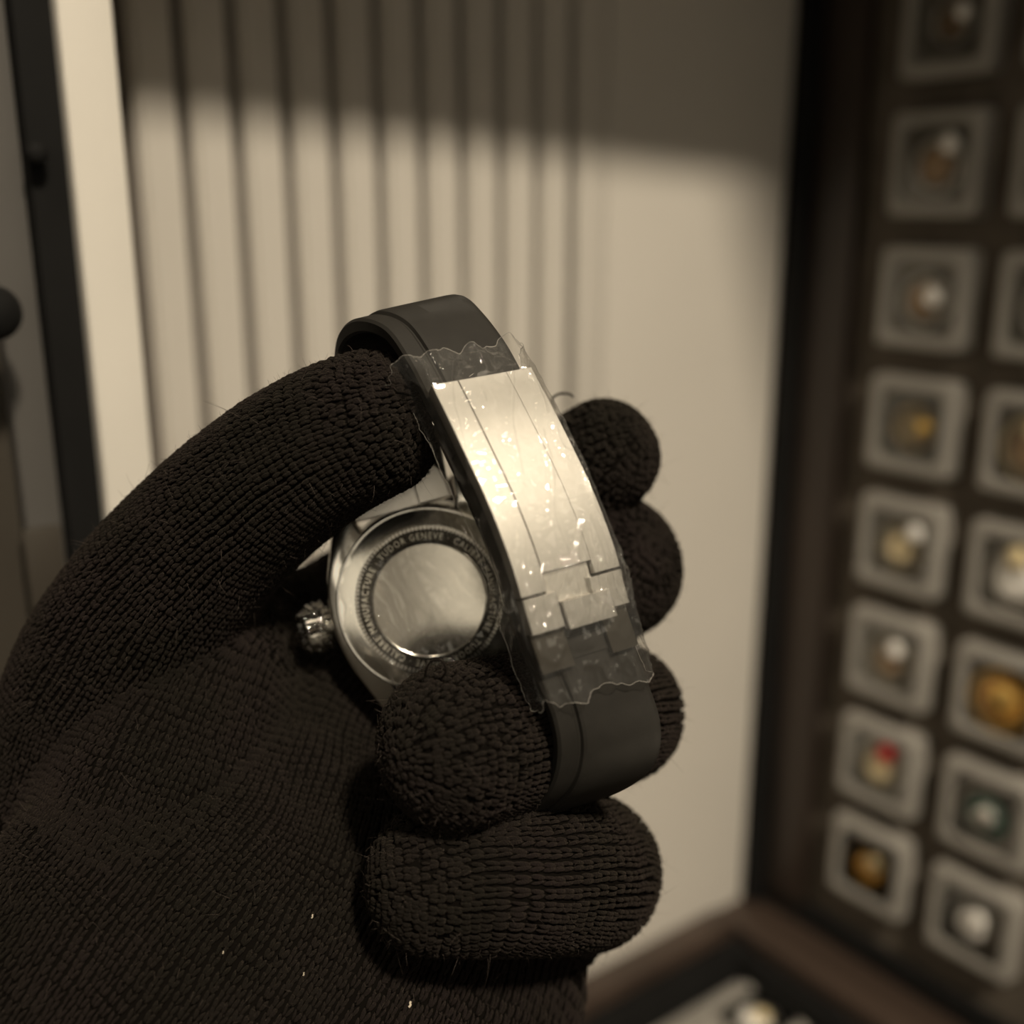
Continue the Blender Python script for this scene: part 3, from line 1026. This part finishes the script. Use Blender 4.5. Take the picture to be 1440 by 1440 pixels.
bmh = bmesh.new()
TUB = {}
for kind in ('palm', 'thumb', 'thenar', 'index', 'middle', 'ring', 'little'):
    n = 70
    C_, T, E1, E2, ra, rb, L = build_tube(kind, n)
    TUB[kind] = (C_, T, E1, E2, ra, rb, L)
    seg = 48
    rows = []
    # stations: tube body then a round cap at the end (and one at the root)
    st = []
    for k in range(7):
        a = math.pi / 2 * (1 - k / 7)
        st.append((0, -math.sin(a), math.cos(a)))
    for i in range(n):
        st.append((i, 0.0, 1.0))
    for k in range(1, 12):
        a = math.pi / 2 * k / 12
        st.append((n - 1, math.sin(a), math.cos(a)))
    capk = 0.85 if kind != 'palm' else 1.0
    for i, off, sc in st:
        row = []
        rmean = min(ra[i], rb[i])
        for k in range(seg):
            th = 2 * math.pi * k / seg
            c, s = math.cos(th), math.sin(th)
            sa = 1 - (1 - sc) * (rmean / ra[i]) if kind == 'palm' else sc
            p = C_[i] + T[i] * off * rmean * capk + E1[i] * ra[i] * sa * c + E2[i] * rb[i] * sc * s
            row.append(bmh.verts.new(Vector(p) - HO))
        rows.append(row)
    for a in range(len(rows) - 1):
        for k in range(seg):
            bmh.faces.new((rows[a][k], rows[a][(k + 1) % seg], rows[a + 1][(k + 1) % seg], rows[a + 1][k]))
    bmh.faces.new(rows[0]); bmh.faces.new(rows[-1])
bmesh.ops.recalc_face_normals(bmh, faces=bmh.faces)
me = bpy.data.meshes.new('m')
bmh.to_mesh(me); bmh.free()
tmp = bpy.data.objects.new('tmp', me)
COL.objects.link(tmp)
md = tmp.modifiers.new('r', 'REMESH'); md.mode = 'VOXEL'; md.voxel_size = 0.0013; md.use_smooth_shade = True
ms = tmp.modifiers.new('s', 'SMOOTH'); ms.factor = 0.5; ms.iterations = 18
dg = bpy.context.evaluated_depsgraph_get()
base = bpy.data.meshes.new_from_object(tmp.evaluated_get(dg))
bpy.data.objects.remove(tmp)
base.materials.clear()
link('glove_body', base, M['yarnbase'], hand)
nv = len(base.vertices)
bco = np.zeros(nv * 3); base.vertices.foreach_get('co', bco); bco = bco.reshape(-1, 3)
polys = [tuple(p.vertices) for p in base.polygons]
bvh = BVHTree.FromPolygons([tuple(v) for v in bco], polys)
bno = np.zeros(nv * 3); base.vertices.foreach_get('normal', bno); bno = bno.reshape(-1, 3)

# real knit stitches: every stitch is two slanted yarn legs lying on the surface
WALE, COURSE = 2.5 * MM, 1.65 * MM
GAUGE = {'palm': (1.95, 1.5), 'thenar': (1.95, 1.5), 'thumb': (2.1, 1.55)}
legs = []       # (p0, p1, p2, normal, radius)
hair = []
CAMH = np.array(CAM - HO)
for kind, (C_, T, E1, E2, ra, rb, L) in TUB.items():
    n = len(C_)
    WALE, COURSE = [q * MM for q in GAUGE.get(kind, (2.35, 1.6))]
    circ = float(np.mean(math.pi * (3 * (ra + rb) - np.sqrt((3 * ra + rb) * (ra + 3 * rb)))))
    if kind == 'palm':
        th_tab = np.linspace(0, 2 * math.pi, 721)
        px_ = np.mean(ra) * np.cos(th_tab); py_ = np.mean(rb) * np.sin(th_tab)
        dl = np.r_[0, np.cumsum(np.hypot(np.diff(px_), np.diff(py_)))]
        dl /= dl[-1]
    nw = int(round(circ / WALE / 4)) * 4
    capk = 1.0 if kind == 'palm' else 0.85
    rend = min(ra[-1], rb[-1])
    Lcap = rend * 0.92 * math.pi / 2
    Ltot = L + Lcap
    nc = int(Ltot / COURSE) + 1

    def surf(iw, s):
        if kind == 'palm':
            th = np.interp((iw / nw) % 1.0, dl, th_tab)
        else:
            th = 2 * math.pi * iw / nw
        if s <= L:
            f_ = s / L * (n - 1)
            i = min(int(f_), n - 2); q = f_ - i
            c = C_[i] * (1 - q) + C_[i + 1] * q
            e1 = E1[i] * (1 - q) + E1[i + 1] * q
            e2 = E2[i] * (1 - q) + E2[i + 1] * q
            A_ = ra[i] * (1 - q) + ra[i + 1] * q
            B_ = rb[i] * (1 - q) + rb[i + 1] * q
            return c + e1 * A_ * math.cos(th) + e2 * B_ * math.sin(th)
        ph = min(1.0, (s - L) / Lcap) * math.pi / 2
        o_, sc = math.sin(ph), max(0.02, math.cos(ph))
        sa = 1 - (1 - sc) * (rend / ra[-1]) if kind == 'palm' else sc
        return C_[-1] + T[-1] * o_ * rend * capk + E1[-1] * ra[-1] * sa * math.cos(th) + E2[-1] * rb[-1] * sc * math.sin(th)
    HOv = np.array(HO)
    for j in range(nc):
        s = j * COURSE
        if s > Ltot - 0.0004:
            continue
        step = 1
        if s > L and kind != 'palm':
            cl = math.cos((s - L) / Lcap * math.pi / 2)
            step = 1 if cl > 0.6 else (2 if cl > 0.3 else 4)
        for i in range(0, nw, step):
            c0 = surf(i, s) - HOv
            hit = bvh.find_nearest(Vector(c0))
            if hit[0] is None or hit[3] > (0.0017 if s < L else 0.004):
                continue
            nrm = np.array(hit[1])
            vd = CAMH - c0
            if nrm @ vd < -0.35 * np.linalg.norm(vd):
                continue
            jit = rng.normal(0, 0.05, 6)
            nq = Vector(c0) * 90
            mess = 1.0 if s < L - 0.006 else 3.5
            iw_ = i + 0.5 * noise.noise(nq) + jit[4] * 0.8 * mess
            s_ = s + COURSE * (0.6 * noise.noise(nq * 1.3 + Vector((9, 2, 4))) + jit[3] * mess)
            for sd in (-1, 1):
                a0 = surf(iw_ + step * sd * (0.10 + jit[0] * .6 * mess), s_ - (0.30 + jit[5]) * COURSE)
                a2 = surf(iw_ + step * sd * (0.31 + jit[1] * .6 * mess), s_ + (1.35 + jit[2]) * COURSE)
                legs.append((a0 - HOv, a2 - HOv, WALE * 0.192))
            if rng.random() < 0.8:
                hair.append((c0, nrm))
nl = len(legs)
A0 = np.array([l[0] for l in legs]); A2 = np.array([l[1] for l in legs])
A1 = (A0 + A2) / 2
PR = []
NR = []
for A_ in (A0, A1, A2):
    pr = np.zeros_like(A_); nr_ = np.zeros_like(A_)
    for i in range(nl):
        h_ = bvh.find_nearest(Vector(A_[i]))
        pr[i] = h_[0]; nr_[i] = h_[1]
    PR.append(pr); NR.append(nr_)
nrm = NR[1]
dirv = PR[2] - PR[0]
ln = np.linalg.norm(dirv, axis=1, keepdims=True)
good = (ln[:, 0] > 0.0004) & (ln[:, 0] < 0.006)
ln[ln < 1e-6] = 1e-6
dirv /= ln
sidev = np.cross(dirv, nrm); sidev /= np.linalg.norm(sidev, axis=1, keepdims=True) + 1e-12
RL = np.array([[l[2]] for l in legs]) * (1 + rng.normal(0, 0.14, (nl, 1)))
spine = [PR[0] + nrm * 0.00000, PR[0] * 0.72 + PR[2] * 0.28 + nrm * 0.00042, PR[1] + nrm * 0.00056, PR[0] * 0.28 + PR[2] * 0.72 + nrm * 0.00044, PR[2] - nrm * 0.0001]
KS = 6
blocks = [spine[0][:, None, :]]
for q, k in ((spine[1], 0.86), (spine[2], 1.0), (spine[3], 0.86)):
    for a in range(KS):
        an = 2 * math.pi * a / KS
        blocks.append((q + sidev * RL * k * math.cos(an) + nrm * RL * k * 0.85 * math.sin(an))[:, None, :])
blocks.append(spine[4][:, None, :])
VV = np.concatenate(blocks, axis=1)[good]
m_, nvp = VV.shape[0], VV.shape[1]
tri = []
for a in range(KS):
    b = (a + 1) % KS
    tri.append((0, 1 + b, 1 + a))
    for r_ in range(2):
        o0, o1 = 1 + r_ * KS, 1 + (r_ + 1) * KS
        tri += [(o0 + a, o0 + b, o1 + b), (o0 + a, o1 + b, o1 + a)]
    tri.append((1 + 2 * KS + a, 1 + 2 * KS + b, nvp - 1))
tri = np.array(tri)


def raw_mesh(name, verts, tris):
    me = bpy.data.meshes.new(name)
    me.vertices.add(len(verts)); me.vertices.foreach_set('co', verts.astype(np.float32).ravel())
    nt = len(tris)
    me.loops.add(nt * 3); me.loops.foreach_set('vertex_index', tris.astype(np.int32).ravel())
    me.polygons.add(nt)
    me.polygons.foreach_set('loop_start', np.arange(0, nt * 3, 3, dtype=np.int32))
    me.polygons.foreach_set('loop_total', np.full(nt, 3, dtype=np.int32))
    me.polygons.foreach_set('use_smooth', np.ones(nt, dtype=bool))
    me.update(calc_edges=True)
    return me


TT = (tri[None] + (np.arange(m_) * nvp)[:, None, None]).reshape(-1, 3)
tag(link('knit_stitches', raw_mesh('knit', VV.reshape(-1, 3), TT), M['yarn'], hand), kind='stuff')
print('stitch legs', m_, 'tris', len(TT))

# loose fibres
hv, ht = [], []
for (c0, nrm_) in hair:
    d = nrm_ * rng.uniform(0.3, 1.0) + rng.normal(0, 0.8, 3)
    d /= np.linalg.norm(d)
    bend = rng.normal(0, 0.8, 3)
    ll = rng.uniform(0.5, 1.5) * MM * (2.6 if rng.random() < 0.22 else 1.0)
    sv = np.cross(d, rng.normal(0, 1, 3)); sv /= np.linalg.norm(sv) + 1e-9
    wd = 0.034 * MM
    b = len(hv)
    for k in range(4):
        t = k / 3
        q = c0 + nrm_ * 0.0005 + d * ll * t + bend * ll * 0.45 * t * t
        hv.append(q + sv * wd * (1 - 0.6 * t)); hv.append(q - sv * wd * (1 - 0.6 * t))
    for k in range(3):
        ht += [(b + 2 * k, b + 2 * k + 1, b + 2 * k + 3), (b + 2 * k, b + 2 * k + 3, b + 2 * k + 2)]
tag(link('fuzz', raw_mesh('fuzz', np.array(hv), np.array(ht)), M['fuzz'], hand), kind='stuff')


def yarn_curve(name, pts, r, mat, parent, org):
    A, _ = catmull([tuple(p) for p in pts], 24)
    V, Fc = [], []
    T = np.gradient(A, axis=0); T /= np.linalg.norm(T, axis=1, keepdims=True)
    for i in range(24):
        e = np.cross(T[i], np.array(F)); e /= np.linalg.norm(e) + 1e-9
        f2 = np.cross(T[i], e)
        for k in range(6):
            a = math.pi * k / 3
            V.append(A[i] + (e * math.cos(a) + f2 * math.sin(a)) * r - np.array(org))
    for i in range(23):
        for k in range(6):
            Fc.append((i * 6 + k, i * 6 + (k + 1) % 6, (i + 1) * 6 + (k + 1) % 6, (i + 1) * 6 + k))
    Fc.append(tuple(range(6))); Fc.append(tuple(138 + k for k in range(6)))
    return link(name, mesh(V, Fc), mat, parent)


yarn_curve('yarn_loop', [wp(*q) for q in ((598, 952, 192), (601, 937, 190), (612, 927, 189), (624, 932, 189), (627, 944, 190), (620, 955, 192))], 0.22 * MM, M['yarn'], hand, HO)
yarn_curve('yarn_loop', [wp(*q) for q in ((782, 575, 240), (776, 562, 238), (786, 554, 237), (800, 554, 237), (806, 558, 238))], 0.25 * MM, M['yarn'], hand, HO)

# lint caught on the knit
for k, (px_, py_, ll) in enumerate(((573, 1412, 1.1), (437, 1290, 0.7), (313, 1340, 0.5), (425, 1370, 0.6))):
    d = ray(px_, py_).normalized()
    h_ = bvh.ray_cast(CAM - HO, d)
    if h_[0] is None:
        continue
    c = np.array(h_[0] + h_[1] * 0.0011 + HO)
    e = np.array(R * 0.35 + U * 0.94) * ll * MM * 0.5
    side_ = np.array(R * 0.9 - U * 0.35) * ll * MM * 0.15
    yarn_curve('lint', [c - e, c - e * 0.3 + side_, c + e * 0.4 - side_ * 0.3, c + e], 0.20 * ll * MM, M['lint'], hand, HO)
